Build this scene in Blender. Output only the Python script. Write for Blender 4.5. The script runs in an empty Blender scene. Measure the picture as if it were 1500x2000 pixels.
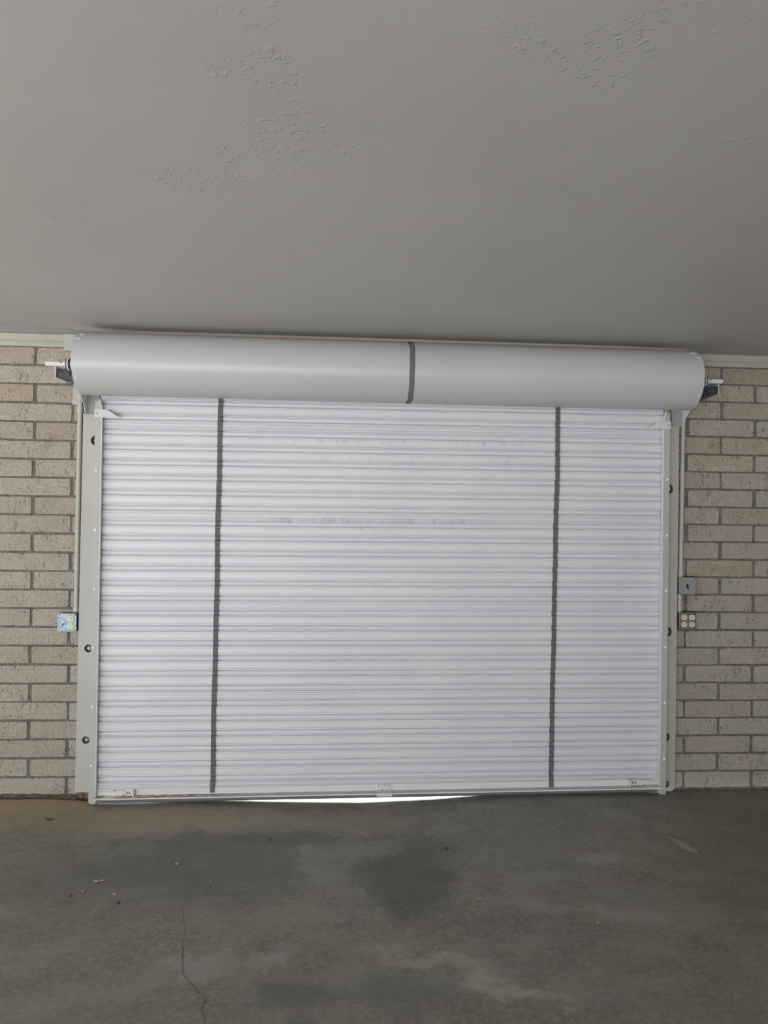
import bpy, bmesh, math, random
from mathutils import Vector, Matrix, noise

# ------------------------------------------------------------------ camera, world, sun, daylight, exposure
S = bpy.context.scene
COL = S.collection
R = random.Random(7)

CAM = Vector((1.6017, -4.2973, 1.5336))
YAW, PITCH, ROLL = .0722, .0074, .0147
fw = Vector((math.sin(YAW)*math.cos(PITCH), math.cos(YAW)*math.cos(PITCH), math.sin(PITCH)))
rt = Vector((math.cos(YAW), -math.sin(YAW), 0)); up = rt.cross(fw)
r2 = rt*math.cos(ROLL)+up*math.sin(ROLL); u2 = -rt*math.sin(ROLL)+up*math.cos(ROLL)
cd = bpy.data.cameras.new('camera'); cam = bpy.data.objects.new('camera', cd); COL.objects.link(cam)
cd.sensor_fit = 'HORIZONTAL'; cd.sensor_width = 36; cd.lens = 36.0; cd.clip_start = .05
cam.matrix_world = Matrix(((r2.x, u2.x, -fw.x, CAM.x), (r2.y, u2.y, -fw.y, CAM.y), (r2.z, u2.z, -fw.z, CAM.z), (0, 0, 0, 1)))
S.camera = cam

w = bpy.data.worlds.new('sky'); S.world = w; w.use_nodes = True
w.node_tree.nodes['Background'].inputs[0].default_value = (.86, .92, 1, 1)
w.node_tree.nodes['Background'].inputs[1].default_value = .75

def light(name, kind, energy, color, loc, look, **kw):
    d = bpy.data.lights.new(name, kind); d.energy = energy; d.color = color
    for k, v in kw.items(): setattr(d, k, v)
    o = bpy.data.objects.new(name, d); COL.objects.link(o); o.location = loc
    o.rotation_euler = (Vector(look)-Vector(loc)).to_track_quat('-Z', 'Y').to_euler()
    return o
light('sun', 'SUN', 18, (1, .985, .96), (-9, 5.5, 11), (0, 0, 0), angle=.009)
# daylight through the open left side and the open rear of the carport
light('daylight_left', 'AREA', 30, (.96, .98, 1), (-2.75, -2.7, .72), (0, -2.5, .95), shape='RECTANGLE', size=3.4, size_y=1.3)
light('daylight_rear', 'AREA', 268, (.965, .98, 1), (-.6, -8.4, .50), (.6, 0, .9), shape='RECTANGLE', size=4.8, size_y=.9)

v = S.view_settings; v.view_transform = 'Standard'; v.look = 'None'; v.gamma = 1; v.exposure = -.2
try: v.use_curve_mapping = False
except Exception: pass

# ------------------------------------------------------------------ helpers
def wloc(o):
    p = Vector((0, 0, 0))
    while o: p += o.location; o = o.parent
    return p
def obj(name, bm, mat, parent=None, smooth=False, base=None):
    """link bm (built in room coordinates) as ONE mesh object"""
    off = wloc(parent) if parent else Vector(base or (0, 0, 0))
    bmesh.ops.translate(bm, vec=-off, verts=bm.verts)
    bmesh.ops.recalc_face_normals(bm, faces=bm.faces)
    me = bpy.data.meshes.new(name); bm.to_mesh(me); bm.free()
    o = bpy.data.objects.new(name, me); COL.objects.link(o); me.materials.append(mat)
    if smooth:
        for p in me.polygons: p.use_smooth = True
        me.set_sharp_from_angle(angle=math.radians(38))
    if parent: o.parent = parent
    else: o.location = off
    return o
def tag(o, label, cat, group=None):
    o['label'] = label; o['category'] = cat
    if group: o['group'] = group
    return o
def thing(name, loc, label, cat, group=None):
    o = bpy.data.objects.new(name, None); COL.objects.link(o); o.location = loc; o.empty_display_size = .1
    return tag(o, label, cat, group)
def struct(name, bm, mat, smooth=False):
    o = obj(name, bm, mat, None, smooth); o['kind'] = 'structure'; return o
def box(bm, x0, x1, y0, y1, z0, z1, bev=0, seg=2):
    m = Matrix.Translation(((x0+x1)/2, (y0+y1)/2, (z0+z1)/2)) @ Matrix.Diagonal((abs(x1-x0), abs(y1-y0), abs(z1-z0), 1))
    r = bmesh.ops.create_cube(bm, size=1, matrix=m)
    if bev:
        es = list({e for q in r['verts'] for e in q.link_edges})
        bmesh.ops.bevel(bm, geom=es, offset=bev, segments=seg, affect='EDGES', profile=.5)
    return bm
def tube(bm, a, b, r, n=20, cap=True, r_b=None):
    a, b = Vector(a), Vector(b); d = b-a
    m = Matrix.Translation((a+b)/2) @ d.to_track_quat('Z', 'Y').to_matrix().to_4x4()
    bmesh.ops.create_cone(bm, cap_ends=cap, segments=n, radius1=r, radius2=r if r_b is None else r_b, depth=d.length, matrix=m)
    return bm
def dome(bm, c, r, h, n=12):
    """button head facing -y with its base at c"""
    rings = []
    for k in range(5):
        t = k/4*math.pi/2
        rings.append([bm.verts.new((c[0]+r*math.cos(t)*math.cos(q), c[1]-h*math.sin(t), c[2]+r*math.cos(t)*math.sin(q)))
                      for q in [2*math.pi*i/n for i in range(n)]] if k < 4 else [bm.verts.new((c[0], c[1]-h, c[2]))])
    for k in range(3):
        for i in range(n): bm.faces.new((rings[k][i], rings[k][(i+1) % n], rings[k+1][(i+1) % n], rings[k+1][i]))
    for i in range(n): bm.faces.new((rings[3][i], rings[3][(i+1) % n], rings[4][0]))
    bm.faces.new(rings[0][::-1])
    return bm
def prism(bm, pts, axis, a, b, bev=0):
    """extrude polygon pts along axis from a to b; pts are the other two coordinates in x,y,z order"""
    def mk(p, t):
        if axis == 'x': return (t, p[0], p[1])
        if axis == 'y': return (p[0], t, p[1])
        return (p[0], p[1], t)
    A = [bm.verts.new(mk(p, a)) for p in pts]; B = [bm.verts.new(mk(p, b)) for p in pts]; n = len(pts)
    fs = [bm.faces.new(A), bm.faces.new(B[::-1])]
    for i in range(n): fs.append(bm.faces.new((A[i], B[i], B[(i+1) % n], A[(i+1) % n])))
    if bev:
        bmesh.ops.bevel(bm, geom=list({e for f in fs for e in f.edges}), offset=bev, segments=1, affect='EDGES')
    return bm
def N(): return bmesh.new()

# ------------------------------------------------------------------ materials
class M:
    def __init__(s, name, rough=.6, metal=0, spec=.5):
        s.m = bpy.data.materials.new(name); s.m.use_nodes = True; s.t = s.m.node_tree
        s.b = s.t.nodes['Principled BSDF']; s.b.inputs['Roughness'].default_value = rough
        s.b.inputs['Metallic'].default_value = metal; s.b.inputs['Specular IOR Level'].default_value = spec
        s.tc = s.n('ShaderNodeTexCoord').outputs['Object']
        s.pos = s.n('ShaderNodeNewGeometry').outputs['Position']
    def n(s, t, **kw):
        x = s.t.nodes.new(t)
        for k, q in kw.items(): setattr(x, k, q)
        return x
    def put(s, sock, q):
        if isinstance(q, bpy.types.NodeSocket): s.t.links.new(q, sock)
        elif isinstance(q, (tuple, list)) and len(q) == 3 and sock.type == 'RGBA': sock.default_value = (*q, 1)
        else: sock.default_value = q
    def math(s, op, a, b=0, c=0, clamp=False):
        x = s.n('ShaderNodeMath', operation=op, use_clamp=clamp)
        s.put(x.inputs[0], a); s.put(x.inputs[1], b); s.put(x.inputs[2], c); return x.outputs[0]
    def mapping(s, scale=(1, 1, 1), loc=(0, 0, 0), rot=(0, 0, 0), src=None):
        x = s.n('ShaderNodeMapping'); s.put(x.inputs[0], src or s.pos)
        x.inputs['Location'].default_value = loc; x.inputs['Rotation'].default_value = rot; x.inputs['Scale'].default_value = scale
        return x.outputs[0]
    def noise(s, scale, detail=4, rough=.55, vec=None, dist=0):
        x = s.n('ShaderNodeTexNoise'); s.put(x.inputs['Vector'], vec or s.pos)
        x.inputs['Scale'].default_value = scale; x.inputs['Detail'].default_value = detail
        x.inputs['Roughness'].default_value = rough; x.inputs['Distortion'].default_value = dist
        return x.outputs[0]
    def ramp(s, f, lo, hi, a=0., b=1.):
        x = s.n('ShaderNodeMapRange'); s.put(x.inputs[0], f)
        for i, q in enumerate((lo, hi, a, b)): x.inputs[i+1].default_value = q
        return x.outputs[0]
    def mix(s, f, a, b, mode='MIX'):
        x = s.n('ShaderNodeMix', data_type='RGBA', blend_type=mode)
        s.put(x.inputs[0], f); s.put(x.inputs[6], a); s.put(x.inputs[7], b); return x.outputs[2]
    def color(s, c): s.put(s.b.inputs['Base Color'], c); return s
    def rough(s, c): s.put(s.b.inputs['Roughness'], c); return s
    def bump(s, h, strength=.3, dist=.002):
        x = s.n('ShaderNodeBump'); x.inputs['Strength'].default_value = strength; x.inputs['Distance'].default_value = dist
        s.put(x.inputs['Height'], h); s.t.links.new(x.outputs[0], s.b.inputs['Normal']); return s
    def xyz(s):
        x = s.n('ShaderNodeSeparateXYZ'); s.put(x.inputs[0], s.pos); return x.outputs

def painted(name, col, rough=.5, chips=.0, chipcol=(.12, .1, .08), var=.06):
    m = M(name, rough)
    a = m.noise(3, 5); c = m.mix(m.ramp(a, .35, .65), tuple(q*(1-var) for q in col), tuple(min(1, q*(1+var)) for q in col))
    if chips:
        k = m.ramp(m.noise(70, 3, .6, m.mapping((1, 1, .45))), .74-chips, .76-chips)
        k = m.math('MULTIPLY', k, m.ramp(m.noise(7, 2), .5, .6)); c = m.mix(k, c, chipcol)
    m.color(c); m.bump(m.noise(180, 2), .06, .001)
    return m
white_paint = painted('white_enamel', (.50, .50, .50), .36, var=.02)
beige_paint = painted('beige_trim_paint', (.455, .447, .41), .6, .055, var=.04)
guide_paint = painted('guide_rail_paint', (.46, .452, .42), .5, .03, var=.03)
trimgray = painted('gray_band_paint', (.24, .235, .228), .6)
trim_paint = painted('wall_top_trim_paint', (.43, .415, .355), .6, .01)
mount_metal = painted('mount_steel', (.33, .335, .32), .45, .03)
stop_paint = painted('stop_plate_paint', (.62, .62, .62), .45, .03)
white_edge = painted('white_edge_paint', (.72, .72, .73), .45, var=.02)
latch_paint = painted('latch_paint', (.68, .67, .66), .5, .12, (.1, .075, .05), var=.05)
pipe_paint = painted('conduit_paint', (.49, .48, .43), .5, .0, var=.04)
dark_metal = M('dark_steel', .5, .6); dark_metal.color(dark_metal.mix(dark_metal.ramp(dark_metal.noise(20, 5), .4, .6), (.03, .03, .033), (.075, .08, .09)))
screw_metal = M('white_screw_head', .3); screw_metal.color((.88, .88, .87))
bolt_metal = painted('painted_bolt', (.45, .43, .39), .5, .1, (.16, .09, .05))
black = M('black_plastic', .4); black.color((.012, .012, .012))
ivory = M('ivory_plastic', .4); ivory.color((.72, .68, .50))
rubber = M('rubber_seal', .7); rubber.color((.16, .17, .20))
primer = M('red_primer', .7); primer.color((.30, .22, .20))
galv = M('galvanized_plate', .45, .35)
galv.color(galv.mix(galv.ramp(galv.noise(110, 4, .7), .38, .62), (.16, .22, .29), (.38, .46, .56)))
galv.bump(galv.noise(150, 3), .3, .001)
grayplate = M('gray_plate', .45, .35); grayplate.color(grayplate.mix(grayplate.ramp(grayplate.noise(60, 4), .4, .6), (.27, .285, .285), (.36, .37, .365)))
brownplate = M('brown_gray_plate', .45, .3); brownplate.color(brownplate.mix(brownplate.ramp(brownplate.noise(40, 4), .4, .6), (.16, .15, .13), (.23, .215, .19)))
boxsteel = M('dark_box_steel', .5, .5); boxsteel.color((.10, .10, .095))
felt = M('gray_felt', .95)
felt.color(felt.mix(felt.ramp(felt.noise(160, 4, .7), .3, .7), (.105, .10, .105), (.19, .18, .185)))
dirtm = M('dry_dirt', .95); dirtm.color(dirtm.mix(dirtm.ramp(dirtm.noise(60, 5, .7), .35, .65), (.05, .033, .02), (.26, .19, .13)))
dirtm.bump(dirtm.noise(90, 4), .8, .006)
pebble = M('pale_crumb', .9); pebble.color(pebble.mix(pebble.ramp(pebble.noise(120, 3), .4, .6), (.22, .18, .13), (.48, .44, .37)))
brownleaf = M('brown_leaf', .8); brownleaf.color(brownleaf.mix(brownleaf.ramp(brownleaf.noise(120, 3), .4, .6), (.06, .045, .03), (.16, .11, .07)))
hole_dark = M('hole_dark', .95); hole_dark.color((.035, .028, .022))
crackm = M('crack_dark', .95); crackm.color((.075, .07, .06))
chalk = M('white_scrape', .85); chalk.color(chalk.mix(chalk.ramp(chalk.noise(70, 4, .7), .4, .6), (.27, .27, .245), (.36, .36, .33)))

# door curtain: white enamel with thin grey rub marks in a few rows
cur = M('curtain_enamel', .42)
X = cur.xyz()
def band(z, half, x0, x1, thr):
    d = cur.math('ABSOLUTE', cur.math('SUBTRACT', X[2], cur.math('MULTIPLY_ADD', X[0], .0046, z-.0018)))
    b = cur.ramp(d, half*.6, half, 1, 0)
    e = cur.math('MULTIPLY', cur.ramp(X[0], x0-.1, x0+.1), cur.ramp(X[0], x1-.15, x1+.1, 1, 0))
    s_ = cur.ramp(cur.noise(3.2, 5, .7, cur.mapping((8, 1, 2.5), (thr*9, 0, z*3))), thr, thr+.16)
    return cur.math('MULTIPLY', cur.math('MULTIPLY', b, e), s_)
mk = band(1.945, .02, 1.25, 2.7, .5)
for a in ((1.848, .018, 1.28, 3.0, .53), (1.507, .02, 1.28, 2.5, .44), (1.462, .014, 1.3, 2.1, .55), (1.78, .016, .5, 2.2, .6), (2.02, .012, .5, 2.9, .58)):
    mk = cur.math('MAXIMUM', mk, band(*a))
c0 = cur.mix(cur.ramp(cur.noise(1.6, 4), .35, .65), (.685, .69, .72), (.725, .728, .745))
c0 = cur.mix(cur.math('MULTIPLY', mk, .55), c0, (.44, .48, .52))
spk = cur.ramp(cur.noise(55, 2, .5, cur.mapping((1, 1, 1.6))), .80, .82)
c0 = cur.mix(cur.math('MULTIPLY', spk, .6), c0, (.2, .17, .14))
cur.color(c0)
# bottom bar top face: rust and dirt toward the left end
bar = M('bottom_bar_paint', .5); Xb = bar.xyz()
rs = bar.math('MULTIPLY', bar.ramp(bar.noise(28, 6, .75, bar.mapping((1, 2, 2))), .43, .56), bar.ramp(Xb[0], .75, 1.5, 1, .12))
up_ = bar.n('ShaderNodeSeparateXYZ'); bar.put(up_.inputs[0], bar.n('ShaderNodeNewGeometry').outputs['Normal'])
rs = bar.math('MULTIPLY', rs, bar.ramp(up_.outputs[2], .6, .8))
bc = bar.mix(bar.ramp(up_.outputs[2], .6, .8), (.71, .71, .725), (.60, .56, .50))
bar.color(bar.mix(rs, bc, (.20, .115, .055)))

# brick: colour per brick from the mesh, pits and smears in noise
br = M('slump_block', .92, 0, .2)
at_ = br.n('ShaderNodeAttribute', attribute_name='tone'); 
va = br.noise(9, 5, .6); vb = br.noise(90, 5, .7, br.mapping((1, 1, .8)))
pit = br.ramp(br.noise(120, 3, .6, br.mapping((.9, 1, .8))), .60, .66)
pit = br.math('MULTIPLY', pit, br.ramp(br.noise(11, 4), .46, .60))
c = br.mix(br.ramp(va, .3, .7), (.46, .385, .30), (.57, .505, .425))
c = br.mix(at_.outputs['Fac'], c, br.mix(.6, c, (.54, .53, .48)))
c = br.mix(br.ramp(vb, .40, .60, .0, .5), c, (.26, .215, .165))
c = br.mix(br.ramp(br.noise(38, 4, .65), .52, .66, 0, .4), c, (.62, .57, .50))
c = br.mix(br.math('MULTIPLY', br.ramp(br.noise(4.5, 4, .6), .60, .72), .5), c, (.27, .185, .12))
tn2 = br.math('FRACT', br.math('MULTIPLY', at_.outputs['Fac'], 9.7)); tn3 = br.math('FRACT', br.math('MULTIPLY', at_.outputs['Fac'], 23.3))
c = br.mix(br.ramp(tn2, .1, 1, 0, .42), c, (.36, .295, .225))
c = br.mix(br.ramp(tn3, .55, 1, 0, .4), c, (.45, .405, .365))
c = br.mix(br.math('MULTIPLY', br.ramp(br.noise(60, 3, .6, br.mapping((1, 1, .3))), .56, .66, 0, .65), br.ramp(br.noise(7, 3), .46, .60)), c, (.17, .135, .10))
c = br.mix(br.math('MULTIPLY', pit, .85), c, (.055, .045, .034))
br.color(c); br.bump(br.math('SUBTRACT', br.noise(120, 5, .7), br.math('MULTIPLY', pit, .5)), 1.0, .006)
mo = M('mortar', .95, 0, .2)
mo.color(mo.mix(mo.ramp(mo.noise(30, 5, .7), .35, .65), (.115, .105, .088), (.22, .205, .175))); mo.bump(mo.noise(80, 5, .7), .6, .005)

ce = M('ceiling_paint', .5, 0, .35)
cm = ce.ramp(ce.noise(1.3, 4), .3, .7)
cc = ce.mix(cm, (.452, .438, .42), (.488, .474, .456))
ce.color(cc)
pm = ce.ramp(ce.noise(3.0, 3), .57, .66)
tr = ce.math('MULTIPLY', ce.ramp(ce.noise(48, 4, .55), .56, .68), pm)
hh = ce.math('ADD', ce.math('MULTIPLY', tr, .8), ce.math('MULTIPLY', ce.noise(140, 3), .14))
ce.bump(ce.math('ADD', hh, ce.math('MULTIPLY', ce.noise(7, 3), .7)), .40, .004)

# concrete floor
fl = M('stained_concrete', .62, 0, .35)
warp = fl.n('ShaderNodeTexNoise'); fl.put(warp.inputs['Vector'], fl.pos); warp.inputs['Scale'].default_value = 5.5; warp.inputs['Detail'].default_value = 7; warp.inputs['Roughness'].default_value = .68
wv = fl.n('ShaderNodeVectorMath', operation='MULTIPLY_ADD'); fl.put(wv.inputs[0], warp.outputs['Color']); wv.inputs[1].default_value = (.46, .46, 0); wv.inputs[2].default_value = (-.23, -.23, 0)
wp = fl.n('ShaderNodeVectorMath', operation='ADD'); fl.put(wp.inputs[0], fl.pos); fl.put(wp.inputs[1], wv.outputs[0])
def blob(cx, cy, rx, ry, rot=0, soft=.45, amt=1.):
    a = math.radians(rot)
    sub = fl.n('ShaderNodeVectorMath', operation='SUBTRACT'); fl.put(sub.inputs[0], wp.outputs[0]); sub.inputs[1].default_value = (cx, cy, 0)
    r_ = fl.n('ShaderNodeVectorRotate', rotation_type='Z_AXIS'); fl.put(r_.inputs['Vector'], sub.outputs[0]); r_.inputs['Angle'].default_value = -a
    sc = fl.n('ShaderNodeVectorMath', operation='MULTIPLY'); fl.put(sc.inputs[0], r_.outputs[0]); sc.inputs[1].default_value = (1/rx, 1/ry, 0)
    ln = fl.n('ShaderNodeVectorMath', operation='LENGTH'); fl.put(ln.inputs[0], sc.outputs[0])
    return fl.ramp(ln.outputs['Value'], 1-soft, 1+soft, amt, 0)
n1 = fl.noise(.9, 8, .6); n2 = fl.noise(6, 8, .7); n3 = fl.noise(45, 5, .7)
c = fl.mix(fl.ramp(n1, .32, .68), (.215, .20, .162), (.272, .25, .197))
c = fl.mix(fl.ramp(n2, .38, .62, 0, .6), c, (.155, .148, .130))
c = fl.mix(fl.ramp(fl.noise(17, 7, .72),   .40, .60, 0, .32), c, (.155, .149, .131))
c = fl.mix(fl.ramp(n3, .46, .62, 0, .5), c, (.34, .325, .28))
c = fl.mix(fl.ramp(fl.noise(2.2, 7, .65, fl.mapping((1, 2.2, 1))), .48, .62, 0, .5), c, (.29, .28, .245))
for b, col in ((blob(1.0, -.88, .62, .32, 4, .45, .62), (.135, .135, .130)),
               (blob(1.25, -.58, .5, .06, -3, .5, .6), (.13, .13, .125)),
               (blob(.5, -.30, 1.3, .17, -4, .4, .62), (.36, .295, .205)),
               (blob(.1, -.12, .55, .10, 0, .5, .7), (.42, .32, .22)),
               (blob(1.95, -1.06, .19, .28, 12, .22, .72), (.115, .112, .105)),
               (blob(2.08, -.76, .12, .16, 0, .35, .65), (.12, .118, .11)),
               (blob(1.57, -.86, .09, .22, 4, .22, .45), (.325, .315, .28)),
               (blob(1.97, -1.62, .17, .03, -25, .95, .6), (.44, .415, .345)),
               (blob(2.2, -1.80, .16, .03, -27, .95, .7), (.44, .415, .345)),
               (blob(1.18, -1.62, .10, .07, 0, .5, .6), (.36, .35, .32)),
               (blob(1.40, -1.60, .1, .05, 0, .5, .6), (.36, .35, .32)),
               (blob(1.5, -1.82, .14, .10, 0, .5, .65), (.125, .122, .115)),
               (blob(1.86, -1.80, .16, .12, 0, .6, .55), (.15, .148, .14)),
               (blob(2.88, -.88, .12, .06, 0, .7, .55), (.36, .34, .30)),
               (blob(2.65, -1.32, .4, .05, -12, .7, .5), (.34, .325, .28)),
               (blob(3.6, -.95, .45, .5, 0, .7, .4), (.21, .16, .12))):
    c = fl.mix(b, c, col)
fl.color(c); fl.rough(fl.ramp(n2, .3, .7, .5, .75))
fl.bump(fl.math('ADD', fl.math('MULTIPLY', n2, .7), fl.math('MULTIPLY', n3, .3)), .25, .006)
gr = M('outdoor_concrete', .9); gr.color(gr.mix(gr.ramp(gr.noise(3, 5), .4, .6), (.66, .66, .66), (.74, .74, .74)))
roofm = M('roof_deck', .9); roofm.color((.35, .34, .32))

# ------------------------------------------------------------------ setting
XL, XR, YB = -2.8, 6.6, -8.5
def lerp_tab(x, tab):
    if x <= tab[0][0]: return tab[0][1]
    for (a, p), (b, q) in zip(tab, tab[1:]):
        if x <= b: return p+(q-p)*(x-a)/(b-a)
    return tab[-1][1]
DIP = [(.1, 0), (.3, -.010), (.40, -.029), (.66, -.0275), (.80, -.0165), (1.02, -.0150), (1.3, -.0225), (1.8, -.032), (2.2, -.0205), (2.5, -.001), (3.0, .0065), (3.4, .006), (3.6, 0)]
def floor_z(x, y):
    return lerp_tab(x, DIP)*(1 if y > -.12 else math.exp(-((y+.12)/.5)**2)) + .004*(noise.noise((x*1.1, y*1.1, 0)))*min(1, max(0, (-y-.3)/.6))
bm = N()
xs = [XL, -1.5, -.6]+[-.2+.1*i for i in range(45)]+[4.6, 5.5, XR]; ys = [YB, -6, -4.5, -3.5]+[-3+.1*i for i in range(29)]+[-.17, -.12, -.085, -.055]
g = [[bm.verts.new((x, y, floor_z(x, y))) for x in xs] for y in ys]
for j in range(len(ys)-1):
    for i in range(len(xs)-1): bm.faces.new((g[j][i], g[j][i+1], g[j+1][i+1], g[j+1][i]))
floor = struct('floor', bm, fl.m, True)
bm = N(); box(bm, -14, 18, -.055, 26, -.2, -.037); struct('driveway', bm, gr.m)
bm = N(); box(bm, -22, XL-.01, -24, .3, -.2, -.01); box(bm, XL-.01, 18, -24, YB-.01, -.2, -.01); struct('yard_ground', bm, gr.m)

def ceil_z(x, y): return 2.513 + .027*min(1, max(0, (.6-x)/.8))
bm = N()
xs = [XL, -1.5, -.6]+[-.2+.2*i for i in range(23)]+[5.2, XR]; ys = [YB, -6, -4.5, -3.5, -3, -2.5, -2, -1.5, -1, -.7, -.4, -.2, 0, .2]
g = [[bm.verts.new((x, y, ceil_z(x, y))) for x in xs] for y in ys]
for j in range(len(ys)-1):
    for i in range(len(xs)-1): bm.faces.new((g[j][i], g[j+1][i], g[j+1][i+1], g[j][i+1]))
struct('ceiling', bm, ce.m, True)
bm = N(); box(bm, XL-.45, XR+.4, YB-.6, .5, 2.62, 2.8); struct('roof', bm, roofm.m)

# brick wall on both sides of the door: every block modelled inside one wall mesh, 4 in courses, 16 in blocks, running bond
P4 = .1016
def wall_bricks(name, x_lo, x_hi, anchor):
    bm = N(); tone = bm.faces.layers.float.new('tone_f')
    cl = bm.verts.layers.float.new('tone')
    for r in range(-1, 24):
        zt = 2.335+P4-r*P4-.006; zb = zt-P4+.0115
        zb = max(zb, .006)
        if zt-zb < .02 or zb > 2.46: continue
        zt = min(zt, 2.505)
        off = anchor+(0 if r % 2 == 0 else .2032)
        k0 = math.floor((x_lo-off)/.4064)
        x = off+k0*.4064
        while x < x_hi:
            j0, j1 = .0085+R.uniform(-.003, .003), .0085+R.uniform(-.003, .003)
            a, b = max(x+j0, x_lo), min(x+.4064-j1, x_hi); x += .4064
            if b-a < .012: continue
            tn = min(1, max(0, R.uniform(0, .55)+(.55-zt*.25)))
            dy = R.uniform(-.002, .002); dz = R.uniform(-.0015, .0015); sl = R.uniform(-.002, .002)
            nx, nz = max(2, int((b-a)/.035)), 3
            sd = R.uniform(0, 50)
            front = []
            for jz in range(nz+1):
                row = []
                for ix in range(nx+1):
                    u, q = ix/nx, jz/nz
                    px = a+(b-a)*u; pz = zb+dz+(zt-zb)*q+sl*(u-.5)
                    ex = ix in (0, nx); ez = jz in (0, nz)
                    if ez: pz += .0022*noise.noise((px*22, sd, q*9))
                    if ex: px += .003*noise.noise((sd, pz*30, u*7))
                    if ex and ez: px += (.002 if ix == 0 else -.002); pz += (.0015 if jz == 0 else -.0015)
                    py = dy+(.0025 if (ex or ez) else 0)+.0016*noise.noise((px*30, sd, pz*30))
                    vv = bm.verts.new((px, py, pz)); vv[cl] = tn; row.append(vv)
                front.append(row)
            for jz in range(nz):
                for ix in range(nx): bm.faces.new((front[jz][ix], front[jz][ix+1], front[jz+1][ix+1], front[jz+1][ix]))
            ring = front[0][:]+[q[-1] for q in front[1:]]+front[-1][-2::-1]+[front[k][0] for k in range(nz-1, 0, -1)]
            cx, cz = (a+b)/2, (zt+zb)/2
            back = []
            for q in ring:
                vv = bm.verts.new((q.co.x+.002*(1 if q.co.x > cx else -1), .03, q.co.z+.001*(1 if q.co.z > cz else -1))); vv[cl] = tn; back.append(vv)
            for i in range(len(ring)): bm.faces.new((ring[i], back[i], back[(i+1) % len(ring)], ring[(i+1) % len(ring)]))
    bm.faces.layers.float.remove(tone)
    o = struct(name, bm, br.m)
    # mortar body behind and between the blocks
    m2 = N(); nx = max(4, int((x_hi-x_lo)/.08)); nz = 60
    gg = [[m2.verts.new((x_lo+(x_hi-x_lo)*i/nx, .0075+.003*noise.noise((i*.9+x_lo, j*.8, 3)), -.06+2.63*j/nz)) for i in range(nx+1)] for j in range(nz+1)]
    for j in range(nz):
        for i in range(nx): m2.faces.new((gg[j][i], gg[j][i+1], gg[j+1][i+1], gg[j+1][i]))
    box(m2, x_lo, x_hi, .02, .2, -.06, 2.6)
    k = obj('mortar', m2, mo.m, o)
    return o
wall_bricks('wall_front_left', XL, .40, 0.0)
wall_bricks('wall_front_right', 3.47, XR, 3.868)
bm = N(); box(bm, .40, 3.47, .03, .2, 2.26, 2.6); struct('wall_front_header', bm, mo.m)
bm = N(); box(bm, XL-.2, XL, -.9, .2, -.1, 2.6); struct('wall_left', bm, beige_paint.m)
bm = N(); box(bm, XR, XR+.2, YB, .2, -.1, 2.6); struct('wall_right', bm, beige_paint.m)

# wall-top trim
def trim(name, x0, x1):
    bm = N()
    box(bm, x0, x1, -.022, .006, 2.466, 2.502, .002)
    box(bm, x0, x1, -.014, .006, 2.456, 2.468)
    box(bm, x0, x1, -.019, .006, 2.434, 2.459, .002)
    return struct(name, bm, trim_paint.m)
trim('trim_1', XL, .160); trim('trim_2', 3.58, XR)
bm = N(); box(bm, XL, XR, -.010, .02, 2.50, 2.60); struct('trim_3', bm, trimgray.m)
bm = N(); box(bm, .160, .300, -.034, 0.0, 2.413, 2.503, .003)
tag(obj('trim_block', bm, beige_paint.m, None, base=(.23, 0, 2.413)), 'square beige wood block ending the left wall-top trim beside the white hood', 'trim block')
bm = N(); box(bm, .210, .250, -.026, 0.0, 2.150, 2.28, .003); box(bm, .208, .250, -.030, 0.0, 2.122, 2.150, .003)
tag(obj('wood_block', bm, beige_paint.m, None, base=(.23, 0, 2.122)), 'narrow beige wood block on the brick behind the top of the left conduit', 'wood block')

# ------------------------------------------------------------------ jamb boards
def jamb(x0, x1, z0, z1, holes, label, rotten=False, chamfer=0):
    cx = (x0+x1)/2
    t = thing('jamb_board', (cx, 0, 0), label, 'jamb', 'jamb boards of the roll-up door')
    bm = N()
    if chamfer:
        prism(bm, [(x0, z0), (x1-chamfer, z0), (x1, z0+chamfer), (x1, z1), (x0, z1)], 'y', -.04, .004)
    else: prism(bm, [(x0-.004, z0), (x1, z0), (x1, z1), (x0+.006, z1)], 'y', -.04, .004)
    o = obj('board', bm, beige_paint.m, t)
    cut = N()
    for hx, hz, hr in holes: tube(cut, (hx, -.06, hz), (hx, -.018, hz), hr, 24)
    c_ = obj('cutter', cut, beige_paint.m, t)
    md = o.modifiers.new('b', 'BOOLEAN'); md.object = c_; md.operation = 'DIFFERENCE'; md.solver = 'EXACT'
    bv = o.modifiers.new('bv', 'BEVEL'); bv.width = .002; bv.segments = 2; bv.limit_method = 'ANGLE'
    bpy.context.view_layer.update()
    dg = bpy.context.evaluated_depsgraph_get()
    me = bpy.data.meshes.new_from_object(o.evaluated_get(dg)); o.modifiers.clear(); o.data = me
    bpy.data.objects.remove(c_)
    for hx, hz, hr in holes:
        b2 = N(); tube(b2, (hx, -.018, hz), (hx, -.023, hz), hr*.58, 20); tube(b2, (hx, -.022, hz), (hx, -.033, hz), hr*.38, 6)
        obj('bolt', b2, bolt_metal.m, t)
        b3 = N(); tube(b3, (hx, -.0178, hz), (hx, -.0195, hz), hr*.985, 24)
        obj('bolt_hole', b3, hole_dark.m, t)
    if rotten:
        b4 = N(); x = x0
        while x < x1-.004:
            wdt = R.uniform(.008, .02); xe = min(x1, x+wdt)
            box(b4, x, xe-.001, -.036+R.uniform(0, .008), .0, -.005+R.uniform(-.006, .012), z0+.004, .0015, 1); x = xe
        obj('rotten_end', b4, dirtm.m, t)['label'] = 'brown rotten splintered bottom end'
    return t
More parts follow.
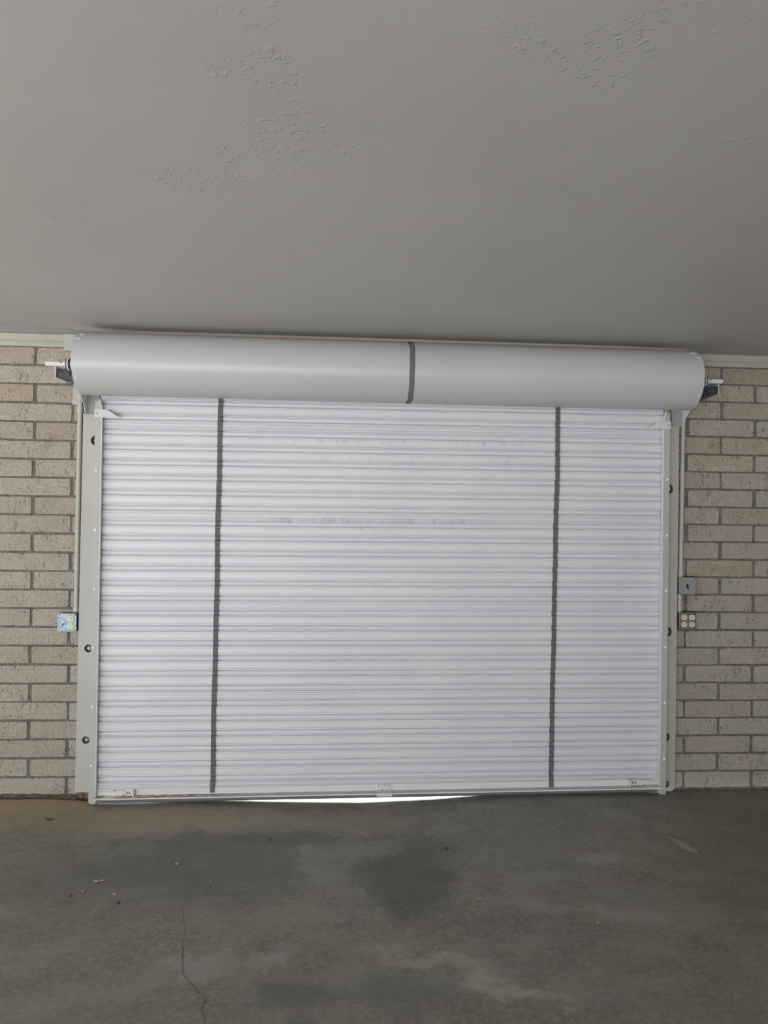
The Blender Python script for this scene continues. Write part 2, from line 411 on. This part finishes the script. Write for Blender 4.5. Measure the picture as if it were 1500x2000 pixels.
jamb(.265, .40, .028, 2.072, [(.340, 1.929, .027), (.319, .803, .021), (.314, .309, .020)], 'beige painted wood jamb board at left of the roll-up door, rotten at its foot', True)
jamb(3.47, 3.596, .001, 2.10, [(3.541, 1.722, .026), (3.543, .906, .026), (3.541, .306, .024), (3.546, .038, .018)], 'beige painted wood jamb board at right of the roll-up door', chamfer=.016)

# ------------------------------------------------------------------ guide rails
def guide(sgn, xo, xi, z0, z1, rivets, stop, label):
    """xo: outer web x, xi: inner lip x; sgn=+1 opens toward +x"""
    t = thing('guide_rail', ((xo+xi)/2, -.07, z0), label, 'guide rail', 'guide rails of the roll-up door')
    th = .003*sgn
    bm = N()
    pts = [(xo, -.0405), (xo, -.1), (xi, -.1), (xi, -.097), (xo+th, -.097), (xo+th, -.0435), (xi, -.0435), (xi, -.0405)]
    prism(bm, pts, 'z', z0+(.012 if sgn > 0 else 0), z1)
    if sgn > 0: prism(bm, [(xo+.008, z0), (xi, z0), (xi, z0+.012), (xo, z0+.012)], 'y', -.1, -.097)
    obj('channel', bm, guide_paint.m, t)
    bm = N(); box(bm, xi-th*.2, xi+th*.9, -.1006, -.076, z0+.01, z1-.02)
    obj('lip', bm, white_edge.m, t)['label'] = 'white returned edge of the rail'
    # bell mouth at the top, bent away from the curtain
    bm = N(); q = sgn*.012
    A = [bm.verts.new(p) for p in ((xi, -.1, z1-.06), (xi+th, -.1, z1-.06), (xi+th, -.077, z1-.06), (xi, -.077, z1-.06))]
    B = [bm.verts.new(p) for p in ((xi-q, -.112, z1+.012), (xi-q+th, -.112, z1+.012), (xi-q+th, -.085, z1+.012), (xi-q, -.085, z1+.012))]
    bm.faces.new(A); bm.faces.new(B[::-1])
    for i in range(4): bm.faces.new((A[i], A[(i+1) % 4], B[(i+1) % 4], B[i]))
    obj('bell_mouth', bm, white_edge.m, t)
    for rx, rz in rivets:
        obj('rivet', dome(N(), (rx, -.1, rz), .0075, .005), screw_metal.m, t, True)
    z_a, z_b = stop; xs_ = xi+sgn*.028
    bm = N()
    prism(bm, [(xo-sgn*.002, z_a), (xi+sgn*.030, z_a), (xi+sgn*.092, z_b+.003), (xi+sgn*.094, z_b), (xo-sgn*.002, z_b)], 'y', -.104, -.1005)
    s_ = obj('stop_bracket', bm, stop_paint.m, t); s_['label'] = 'white stop plate with a pointed end over the curtain'
    obj('screw', dome(N(), ((xo+xi)/2-.006*sgn, -.104, (z_a+z_b)/2), .0055, .003), bolt_metal.m, s_)
    return t
guide(1, .351, .386, -.014, 2.135, [(.364, z) for z in (1.765, 1.446, 1.132, .817, .502, .19)], (2.089, 2.046), 'beige steel guide rail with white inner edge at the left of the roll-up door')
guide(-1, 3.515, 3.480, -.001, 2.145, [(3.504, z) for z in (1.771, 1.456, 1.145, .829, .516, .203)], (2.099, 2.058), 'beige steel guide rail with white inner edge at the right of the roll-up door')

# ------------------------------------------------------------------ roll-up door
door = thing('roll_up_door', (1.933, -.065, -.01), 'white ribbed steel roll-up door curtain, closed, with two dark vertical strips', 'roll-up door')
PER = .0814
def tilt(x): return .0046*(x-.39)
YV = -.056      # valley depth
def period(special):
    # (drop below the flat's top edge, forward depth): crease, ridge, flat, ridge, crease, rounded valley
    if special:
        p = [(0, -.003), (.0016, -.003), (.003, .0125), (.0045, .0148), (.008, .0148), (.0098, .0085), (.0122, .0085), (.0135, .0140), (.0155, .0152), (.0185, .0152), (.020, .0085),
             (.0225, .0085), (.0235, .0130), (.031, .0130), (.0325, .0145), (.0365, .0150), (.0385, .0085), (.041, .0085), (.0425, .0145), (.047, .0148), (.0490, .0125), (.0505, -.006), (.0540, -.006)]
    else:
        p = [(0, -.003), (.0016, -.003), (.003, .0125), (.0045, .0150), (.009, .0150), (.0108, .0092), (.0128, .0092), (.0140, .0128), (.024, .0132), (.0385, .0128), (.0398, .0095), (.0418, .0095), (.0432, .0145), (.0478, .0150), (.0490, .0125), (.0505, -.006), (.0540, -.006)]
    for k in range(0, 11):
        u = k/10; p.append((.0545+(PER-.0550)*u, -.0015+.0085*math.sin(math.pi*u)**.9))
    return p
prof = []
for k in range(-3, 25):
    pp = period(k % 6 == 0)
    if k == 24: pp = [q for q in pp if q[0] < .0305]
    for d, f_ in pp: prof.append((2.043-PER*k-d, YV-f_))
prof.append((.056, YV-.012)); prof.append((.055, YV-.014)); prof.append((.012, YV-.014))
def curtain_y(z):
    for (a, p), (b, q) in zip(prof, prof[1:]):
        if a >= z >= b: return p+(q-p)*(a-z)/max(1e-6, a-b)
    return YV
bm = N(); nx = 24; x0, x1 = .372, 3.494
rows = []
for z, y in prof:
    rows.append([bm.verts.new((x0+(x1-x0)*i/nx, y, z+tilt(x0+(x1-x0)*i/nx))) for i in range(nx+1)])
for a, b in zip(rows, rows[1:]):
    for i in range(nx): bm.faces.new((a[i], a[i+1], b[i+1], b[i]))
ext = bmesh.ops.extrude_face_region(bm, geom=bm.faces[:])
bmesh.ops.translate(bm, vec=(0, .0015, 0), verts=[q for q in ext['geom'] if isinstance(q, bmesh.types.BMVert)])
obj('curtain', bm, cur.m, door, True)
def strip(cx, drift, z0):
    bm = N(); sec = []
    zz = [2.19]
    for z, y in prof:
        if z0 < z < 2.19: zz.append(z)
    zz += [2.19-.0035*i_ for i_ in range(int((2.19-z0)/.0035))]; zz = sorted(zz, reverse=True); zz.append(z0); last = None
    for z in zz:
        if last is not None and last-z < .0015: continue
        last = z
        c_ = cx+drift*(2.1-z)+.004*noise.noise((cx*7, z*3.1, 0)); hw = .0132+.0012*noise.noise((cx, z*14, 5))
        y2 = min(curtain_y(z+d_*.001) for d_ in range(-5, 6))-.0022
        if z < .072: y2 = -.0765
        sec.append([bm.verts.new((c_-hw, y2, z+tilt(c_))), bm.verts.new((c_+hw, y2, z+tilt(c_))), bm.verts.new((c_+hw, y2+.0016, z+tilt(c_))), bm.verts.new((c_-hw, y2+.0016, z+tilt(c_)))])
    for a, b in zip(sec, sec[1:]):
        for i in range(4): bm.faces.new((a[i], a[(i+1) % 4], b[(i+1) % 4], b[i]))
    bm.faces.new(sec[0]); bm.faces.new(sec[-1][::-1])
    obj('wear_strip', bm, felt.m, door)['label'] = 'dark grey felt strip running down the curtain'
strip(1.0075, -.005, .030); strip(2.880, -.0072, .020)

bt = lambda x: .0085*(x-.39)          # the bottom bar hangs lower at the left
bm = N(); sec = []
for x in (.385, 3.484):
    h = bt(x)
    sec.append([bm.verts.new((x, a, b+h)) for a, b in ((-.0715, .056), (-.0745, .056), (-.0745, .0215), (-.119, .0205), (-.119, .0135), (-.1165, .0135), (-.1165, .018), (-.0715, .0175))])
for i in range(8): bm.faces.new((sec[0][i], sec[0][(i+1) % 8], sec[1][(i+1) % 8], sec[1][i]))
bm.faces.new(sec[0]); bm.faces.new(sec[1][::-1])
bb = obj('bottom_bar', bm, bar.m, door)
bm = N(); sec = []
for x in (.412, 3.480):
    h = bt(x)
    sec.append([bm.verts.new((x, a, b+h)) for a, b in ((-.06, .0175), (-.078, .0175), (-.080, -.012), (-.074, -.019), (-.064, -.017), (-.060, -.005))])
for i in range(6): bm.faces.new((sec[0][i], sec[0][(i+1) % 6], sec[1][(i+1) % 6], sec[1][i]))
bm.faces.new(sec[0]); bm.faces.new(sec[1][::-1])
obj('rubber_seal', bm, rubber.m, bb)
def bolt_latch(x_in, x_out, h):
    """sliding bolt: x_out is the end by the guide rail"""
    s_ = 1 if x_out > x_in else -1
    X_ = lambda d: x_in+s_*d
    bm = N()
    box(bm, *sorted((X_(.004), X_(.150))), -.079, -.0747, .022+h, .055+h, .002)
    lt = obj('slide_bolt', bm, latch_paint.m, door); lt['label'] = 'chipped white slide bolt on the bottom bar'
    bm = N(); box(bm, *sorted((X_(.058), X_(.122))), -.088, -.078, .025+h, .053+h, .003); obj('sleeve', bm, latch_paint.m, lt)
    bm = N(); box(bm, *sorted((X_(.012), X_(.185))), -.086, -.080, .032+h, .046+h, .001); obj('sliding_bar', bm, latch_paint.m, lt)
    bm = N(); box(bm, *sorted((X_(0), X_(.007))), -.106, -.0747, .022+h, .058+h, .002); obj('end_stop', bm, latch_paint.m, lt)
    for d in (.026, .040): obj('bolt_screw', dome(N(), (X_(d), -.086, .039+h), .0045, .002), dark_metal.m, lt)
    bm = N(); prism(bm, [(X_(.072), -.08), (X_(.155), -.08), (X_(.172), -.119), (X_(.105), -.119)], 'z', .0212+h, .0238+h); obj('foot_plate', bm, latch_paint.m, lt)
bolt_latch(.588, .40, bt(.5)-.002); bolt_latch(3.305, 3.485, bt(3.4)+.001)
bm = N(); h = bt(1.93)
box(bm, 1.889, 1.968, -.079, -.0747, .022+h, .056+h, .002); box(bm, 1.886, 1.971, -.126, -.0747, .0212+h, .0245+h, .001); box(bm, 1.886, 1.971, -.1265, -.1235, .006+h, .0245+h, .001)
hp = obj('lift_plate', bm, latch_paint.m, door); hp['label'] = 'small white angle plate at mid bottom bar'
for x in (1.899, 1.957): obj('plate_screw', dome(N(), (x, -.079, .046+h), .005, .002), bolt_metal.m, hp)

# ------------------------------------------------------------------ hood
YC, ZC, RH, HL, HR = -.180, 2.316, .163, .300, 3.592
hood = thing('roll_door_hood', ((HL+HR)/2, YC, ZC-RH), 'long white cylindrical sheet metal hood above the roll-up door', 'hood')
bm = N(); na = 56; nxh = 24
def hp_(i, x, r):
    a = math.radians(125-i/na*220)      # from behind the top, over the front, to just past the bottom
    rr = r+.0012*noise.noise((x*1.6, a*1.5, 2))
    return (x, YC-rr*math.cos(a), ZC+rr*math.sin(a))
g = [[bm.verts.new(hp_(i, HL+(HR-HL)*j/nxh, RH)) for j in range(nxh+1)] for i in range(na+1)]
for i in range(na):
    for j in range(nxh): bm.faces.new((g[i][j], g[i][j+1], g[i+1][j+1], g[i+1][j]))
ext = bmesh.ops.extrude_face_region(bm, geom=bm.faces[:])
for q in [q for q in ext['geom'] if isinstance(q, bmesh.types.BMVert)]:
    d = Vector((0, q.co.y-YC, q.co.z-ZC)).normalized(); q.co -= d*.0018
obj('hood_sheet', bm, white_paint.m, hood, True)
for x in (HL+.003, HR-.005):
    bm = N(); tube(bm, (x, YC, ZC), (x+.002, YC, ZC), RH-.004, 48); obj('end_plate', bm, white_paint.m, hood)
bm = N(); box(bm, HL+.06, HR-.03, -.196, -.192, ZC+RH-.004, ZC+RH+.007); obj('top_flange', bm, primer.m, hood)['label'] = 'reddish brown primed flange along the top'
# felt band round the hood
bm = N(); sec = []
for i in range(41):
    a = math.radians(78-i/40*168); c_ = 2.0245+.004*noise.noise((i*.16, 3, 3))+(-.004 if i > 36 else 0); hw = .0135
    for_r = [(RH+.0022)]
    y, z = YC-(RH+.0024)*math.cos(a), ZC+(RH+.0024)*math.sin(a); y2, z2 = YC-(RH+.0004)*math.cos(a), ZC+(RH+.0004)*math.sin(a)
    sec.append([bm.verts.new(p) for p in ((c_-hw, y, z), (c_+hw, y, z), (c_+hw, y2, z2), (c_-hw, y2, z2))])
for a, b in zip(sec, sec[1:]):
    for i in range(4): bm.faces.new((a[i], a[(i+1) % 4], b[(i+1) % 4], b[i]))
bm.faces.new(sec[0]); bm.faces.new(sec[-1][::-1])
obj('felt_band', bm, felt.m, hood)['label'] = 'dark grey felt band around the middle'
def hood_rivet(x, ang):
    a = math.radians(ang); d = Vector((0, -math.cos(a), math.sin(a))); p = Vector((x, YC, ZC))+d*RH
    bm = N(); tube(bm, p-d*.001, p+d*.0025, .0048, 10, True, .003); obj('rivet', bm, screw_metal.m, hood)
for x0_, s_ in ((HL+.016, 1), (HR-.016, -1)):
    for x, an in ((0, 54), (.013*s_, 54), (-.004*s_, 39), (.010*s_, 39), (0, -38)): hood_rivet(x0_+x+(.012*s_ if an == 54 else 0), an)

# drum shaft ends sticking out of the hood
for s_, xe, xh, zz, label in ((1, .121, HL-.001, 2.312, 'white pipe shaft end sticking out of the left end of the door hood'), (-1, 3.772, HR+.001, 2.318, 'white pipe shaft end sticking out of the right end of the door hood')):
    sh = thing('drum_shaft', ((xe+xh)/2, YC, zz), label, 'shaft', 'shaft ends of the roll-up door')
    bm = N(); tube(bm, (xe, YC, zz), (xh, YC, zz), .0135, 20); obj('pipe', bm, white_edge.m, sh, True)
    xp = xe+s_*(.080 if s_ > 0 else .072)
    bm = N(); tube(bm, (xp, YC-.0125, zz+.005), (xp, YC-.0145, zz+.005), .004, 10); obj('pin_hole', bm, black.m, sh)
    xc = .222 if s_ > 0 else 3.684
    for d, r, hw, mt in ((0, .022, .004, white_edge), (.008, .030, .003, dark_metal), (.015, .034, .003, white_edge), (.024, .026, .005, dark_metal), (.034, .030, .003, white_edge)):
        x = xc+s_*d
        bm = N(); tube(bm, (x-hw, YC, zz), (x+hw, YC, zz), r, 8 if r == .034 else 20); obj('collar', bm, mt.m, sh)
for s_, xw, label in ((1, .150, 'dark steel shaft bracket projecting past the left end of the hood'), (-1, 3.783, 'dark steel shaft bracket projecting past the right end of the hood')):
    t = thing('shaft_bracket', (xw+s_*.06, 0, 2.22), label, 'bracket', 'shaft brackets beside the hood')
    X_ = lambda d: xw+s_*d
    bm = N()
    zt = 2.298+(.004 if s_ < 0 else 0)
    prism(bm, [(X_(.003), zt), (X_(.003), zt-.044), (X_(.105), zt-.085), (X_(.147), zt-.085), (X_(.147), zt)], 'y', -.122, -.118)
    obj('plate', bm, dark_metal.m, t)
    bm = N(); box(bm, *sorted((X_(0), X_(.004))), -.128, -.03, zt-.046, zt+.012); obj('edge_flange', bm, white_edge.m, t)
    bm = N(); box(bm, *sorted((X_(.0), X_(.146))), -.118, 0, zt-.087, zt-.083) if False else tube(bm, (X_(.075), -.118, zt-.04), (X_(.075), 0.0, zt-.04), .012, 12)
    obj('standoff', bm, dark_metal.m, t)
    for d, zz in ((.07, -.028), (.09, -.05)):
        bm = N(); tube(bm, (X_(d), -.122, zt+zz), (X_(d), -.130, zt+zz), .009, 6); obj('nut', bm, dark_metal.m, t)
# mounting angles carrying the hood above each jamb
for s_, xa, xb, zb_, label in ((1, .285, .350, 2.074, 'steel mounting angle between the left jamb board and the hood'), (-1, 3.612, 3.549, 2.079, 'steel mounting angle between the right jamb board and the hood')):
    t = thing('hood_mount', ((xa+xb)/2, -.03, zb_), label, 'bracket', 'mounting angles under the hood')
    yb = -.041 if s_ < 0 else -.028
    bm = N(); box(bm, *sorted((xa, xb)), yb-.003, yb, zb_, 2.175); obj('face_plate', bm, mount_metal.m, t)
    bm = N(); prism(bm, [(yb, zb_), (-.060, zb_), (-.085, 2.12), (-.15, 2.165), (-.15, 2.26), (yb, 2.26)], 'x', *sorted((xa, xa+s_*.003)))
    obj('side_plate', bm, white_edge.m, t)
    bm = N(); dome(bm, ((xa+xb)/2, yb-.003, zb_+.05), .007, .004); obj('screw', bm, bolt_metal.m, t)

# ------------------------------------------------------------------ conduits
def conduit(x0, z0, x1, z1, fits, label, low=None):
    t = thing('conduit', (x0, -.014, z0), label, 'conduit', 'conduits on the brick wall')
    bm = N(); tube(bm, (x0, -.018, z0), (x1, -.018, z1), .0118, 20); obj('pipe', bm, pipe_paint.m, t, True)
    for z, l, r in fits:
        k = (z-z0)/(z1-z0); x = x0+(x1-x0)*k
        bm = N(); tube(bm, (x, -.018, z-l/2), (x, -.018, z+l/2), r, 20); f_ = obj('coupling', bm, pipe_paint.m, t, True)
        if l > .02: obj('screw', dome(N(), (x, -.018-r+.001, z), .005, .005), screw_metal.m, f_)
    return t
conduit(.2435, .998, .2465, 2.30, [(1.012, .026, .0150), (2.092, .036, .0145)], 'long beige conduit down the brick left of the door to the outlet box')
conduit(3.6235, 1.216, 3.630, 2.16, [(1.226, .02, .0150), (1.238, .006, .0138)], 'long beige conduit down the brick right of the door to the switch box')
conduit(3.620, 1.018, 3.620, 1.122, [(1.108, .016, .0145), (1.034, .016, .0145)], 'short beige conduit between the two boxes right of the door')

# ------------------------------------------------------------------ electrical boxes
def ebox(name, xa, zb_, plate, label, corner):
    t = thing(name, (xa+.05, 0, zb_), label, 'electrical box', 'electrical boxes beside the door')
    bm = N(); box(bm, xa+.001, xa+.099, -.047, 0.0, zb_+.001, zb_+.098, .003); obj('box_body', bm, boxsteel.m, t)
    bm = N(); box(bm, xa, xa+.100, -.0505, -.047, zb_, zb_+.099, .0014); p = obj('cover_plate', bm, plate.m, t)
    for i, j in corner:
        obj('corner_screw', dome(N(), (xa+.007+.086*i, -.0505, zb_+.007+.085*j), .0035, .0015), black.m, t)
    return t, p
def receptacle(t, cx, cz, r=.0165):
    bm = N(); pts = []
    for i in range(32):
        a = 2*math.pi*i/32; pts.append((cx+r*math.cos(a), cz+max(-r*.86, min(r*.86, r*math.sin(a)))))
    prism(bm, pts, 'y', -.0535, -.050); o = obj('receptacle', bm, ivory.m, t)
    for dx in (-.0062, .0062):
        bm = N(); box(bm, cx+dx-.0013, cx+dx+.0013, -.0539, -.0530, cz-.001, cz+.0075); obj('slot', bm, black.m, o)
    bm = N(); tube(bm, (cx, -.0539, cz-.0075), (cx, -.053, cz-.0075), .0025, 10); obj('ground_hole', bm, black.m, o)
t, p = ebox('outlet_box', .158, .895, galv, 'galvanized box with a toggle and two outlets, left of the door', ((0, 1), (1, 0), (1, 1)))
receptacle(t, .158+.068, .895+.069); receptacle(t, .158+.067, .895+.031)
bm = N(); box(bm, .158+.027-.005, .158+.027+.005, -.0515, -.050, .895+.033, .895+.058); tg = obj('toggle', bm, ivory.m, t)
bm = N(); box(bm, .158+.024, .158+.031, -.062, -.0505, .895+.033, .895+.045, .001); obj('lever', bm, brownplate.m, tg)
t, p = ebox('switch_box', 3.6005, 1.120, grayplate, 'grey box with one black toggle switch, upper of the pair right of the door', ((0, 0), (1, 0), (0, 1), (1, 1)))
bm = N(); box(bm, 3.645, 3.655, -.052, -.050, 1.157, 1.182); tg = obj('toggle', bm, black.m, t)
bm = N(); prism(bm, [(-.050, 1.157), (-.050, 1.170), (-.064, 1.162), (-.064, 1.155)], 'x', 3.647, 3.6535); obj('lever', bm, black.m, tg)
t, p = ebox('outlet_box', 3.603, .920, brownplate, 'brownish box with four round ivory outlets, lower of the pair right of the door', ((0, 0), (1, 0), (0, 1), (1, 1)))
for i in (0, 1):
    for j in (0, 1): receptacle(t, 3.603+.030+.046*i, .920+.030+.040*j)

# ------------------------------------------------------------------ floor crack, scrapes, dirt and crumbs
def ribbon(name, pts, wd, mat, lift=.0012):
    bm = N(); prev = None; dense = []
    for (a, b) in zip(pts, pts[1:]):
        n_ = max(2, int(math.hypot(b[0]-a[0], b[1]-a[1])/.02))
        for i in range(n_):
            u = i/n_; dense.append((a[0]+(b[0]-a[0])*u, a[1]+(b[1]-a[1])*u))
    dense.append(pts[-1]); L_ = len(dense)
    for i, (x, y) in enumerate(dense):
        a = dense[max(0, i-1)]; b = dense[min(L_-1, i+1)]; d = Vector((b[0]-a[0], b[1]-a[1])); d.normalize(); nrm = Vector((-d.y, d.x))
        j = .006*noise.noise((x*45, y*45, 1)); ww = wd*(.35+.65*math.sin(math.pi*min(1, max(.05, i/L_))))*(.7+.6*abs(noise.noise((x*30, y*30, 4))))
        q = Vector((x, y))+nrm*j; z = floor_z(q.x, q.y)+lift
        cur_ = [bm.verts.new((q.x+nrm.x*ww, q.y+nrm.y*ww, z)), bm.verts.new((q.x-nrm.x*ww, q.y-nrm.y*ww, z))]
        if prev: bm.faces.new((prev[0], prev[1], cur_[1], cur_[0]))
        prev = cur_
    return obj(name, bm, mat, floor)
ribbon('crack', [(1.055, -1.13), (1.065, -1.28), (1.097, -1.40), (1.105, -1.5), (1.129, -1.614), (1.14, -1.68), (1.174, -1.732), (1.234, -1.816), (1.236, -1.88), (1.262, -1.96), (1.27, -2.2)], .0013, crackm.m)
def scrape(pts):
    bm = N(); bm.faces.new([bm.verts.new((x, y, floor_z(x, y)+.0012)) for x, y in pts]); obj('scrape', bm, chalk.m, floor)
scrape([(3.258, -.655), (3.300, -.690), (3.330, -.742), (3.336, -.800), (3.334, -.858), (3.306, -.835), (3.272, -.812), (3.282, -.762), (3.272, -.705)])
scrape([(3.190, -.630), (3.214, -.645), (3.234, -.668), (3.228, -.676), (3.206, -.656)])
scrape([(3.212, -.792), (3.236, -.800), (3.262, -.812), (3.262, -.818), (3.232, -.806)])

bm = N(); nx = 70; g = []
for j in range(6):
    row = []
    for i in range(nx+1):
        x = -.9+1.17*i/nx; d = j/5; y = .004-.055*d*(.5+.9*abs(noise.noise((x*9, 2, 2)))+.5*max(0, (x-.0)/.27))
        h = (.016*(1-d)**1.4)*(.3+1.2*abs(noise.noise((x*13, d*2, 7))))
        row.append(bm.verts.new((x, y, floor_z(x, y)+h*(1 if j < 5 else 0)+.0005)))
    g.append(row)
for j in range(5):
    for i in range(nx): bm.faces.new((g[j][i], g[j][i+1], g[j+1][i+1], g[j+1][i]))
o = tag(obj('dirt_drift', bm, dirtm.m, None, True, base=(.0, -.02, 0)), 'brown dirt drifted along the foot of the brick left of the door', 'dirt'); o['kind'] = 'stuff'

def crumb(x, y, r, mat, kind, label, ang=0, name=None):
    bm = N()
    if kind == 'crumb':
        bmesh.ops.create_icosphere(bm, subdivisions=2, radius=r)
        sd = R.uniform(0, 99)
        for q in bm.verts:
            q.co *= 1+.45*noise.noise(q.co/r*.9+Vector((sd, 0, 0))); q.co.z *= .55
        bmesh.ops.rotate(bm, matrix=Matrix.Rotation(ang, 3, 'Z'), verts=bm.verts)
        zmin = min(q.co.z for q in bm.verts)
        bmesh.ops.translate(bm, vec=(x, y, floor_z(x, y)-zmin-.0005), verts=bm.verts)
    elif kind == 'leaf':
        up_r, lo_r = [], []
        for i in range(9):
            u = i/8-.5; hw = r*.38*math.cos(u*math.pi)**.7+.0003
            for s_ in (1, -1):
                p = Vector((u*2*r, s_*hw, .004+.006*abs(s_)*abs(u)+.003*math.sin(i*1.7)))
                (up_r if s_ > 0 else lo_r).append(bm.verts.new(p))
        mid = [bm.verts.new(((a.co+b.co)/2)+Vector((0, 0, -.003))) for a, b in zip(up_r, lo_r)]
        for i in range(8):
            bm.faces.new((up_r[i], up_r[i+1], mid[i+1], mid[i])); bm.faces.new((mid[i], mid[i+1], lo_r[i+1], lo_r[i]))
        e_ = bmesh.ops.extrude_face_region(bm, geom=bm.faces[:]); bmesh.ops.translate(bm, vec=(0, 0, .0012), verts=[q for q in e_['geom'] if isinstance(q, bmesh.types.BMVert)])
        bmesh.ops.rotate(bm, matrix=Matrix.Rotation(ang, 3, 'Z'), verts=bm.verts)
        zmin = min(q.co.z for q in bm.verts)
        bmesh.ops.translate(bm, vec=(x, y, floor_z(x, y)-zmin-.0005), verts=bm.verts)
    else:
        p0 = Vector((x-r*math.cos(ang), y-r*math.sin(ang), 0)); 
        for i in range(5):
            a = p0+Vector((math.cos(ang), math.sin(ang), 0))*(2*r*i/5); b = p0+Vector((math.cos(ang), math.sin(ang), 0))*(2*r*(i+1)/5)
            wob = lambda q, k: Vector((q.x, q.y+.004*math.sin(k*1.9), floor_z(q.x, q.y)+.0035))
            tube(bm, wob(a, i), wob(b, i+1), .0035, 8)
    return tag(obj(name or kind, bm, mat, None, True, base=(x, y, floor_z(x, y))), label, 'debris', 'bits of debris on the floor')
crumb(.669, -1.011, .019, pebble.m, 'twig', 'pale curled twig bit lying on the concrete at left', .2, 'twig')
crumb(.637, -1.101, .013, pebble.m, 'leaf', 'pale dry leaf bit just in front of the pale twig', 1.0, 'leaf_scrap')
crumb(.595, -1.133, .008, brownleaf.m, 'crumb', 'small brown crumb left of the pale leaf bit, farthest left on the floor', 0, 'crumb')
crumb(.767, -1.128, .007, pebble.m, 'crumb', 'small pale crumb to the right of the leaf bit on left floor', 0, 'crumb')
crumb(.801, -1.199, .007, brownleaf.m, 'crumb', 'small dark crumb nearest the camera in the left floor cluster', 0, 'crumb')
crumb(.961, -.861, .008, pebble.m, 'crumb', 'whitish chip on the grey stain directly behind the crack', .5, 'chip')
crumb(1.135, -1.03, .0065, pebble.m, 'crumb', 'white chip to the right of the crack, between stain and pale patch', .5, 'chip')
crumb(2.172, -.751, .016, brownleaf.m, 'leaf', 'curled brown leaf bit beside the dark oil stain', .9, 'leaf_scrap')
crumb(2.229, -1.231, .012, pebble.m, 'leaf', 'tan leaf bit right of the dark stain, in mid floor', .2, 'leaf_scrap')
crumb(2.648, -1.426, .0065, pebble.m, 'crumb', 'lone pale crumb on the right half of the floor', 0, 'crumb')
crumb(2.009, -1.564, .006, pebble.m, 'crumb', 'pale crumb beside the light arc-shaped scuff near the bottom', 0, 'crumb')
crumb(1.347, -.601, .007, brownleaf.m, 'crumb', 'dark crumb on the floor in front of the door left of centre', 0, 'crumb')
crumb(.232, -.33, .020, brownleaf.m, 'leaf', 'thin brown leaf bit on the tan dust near left jamb', .15, 'leaf_scrap')
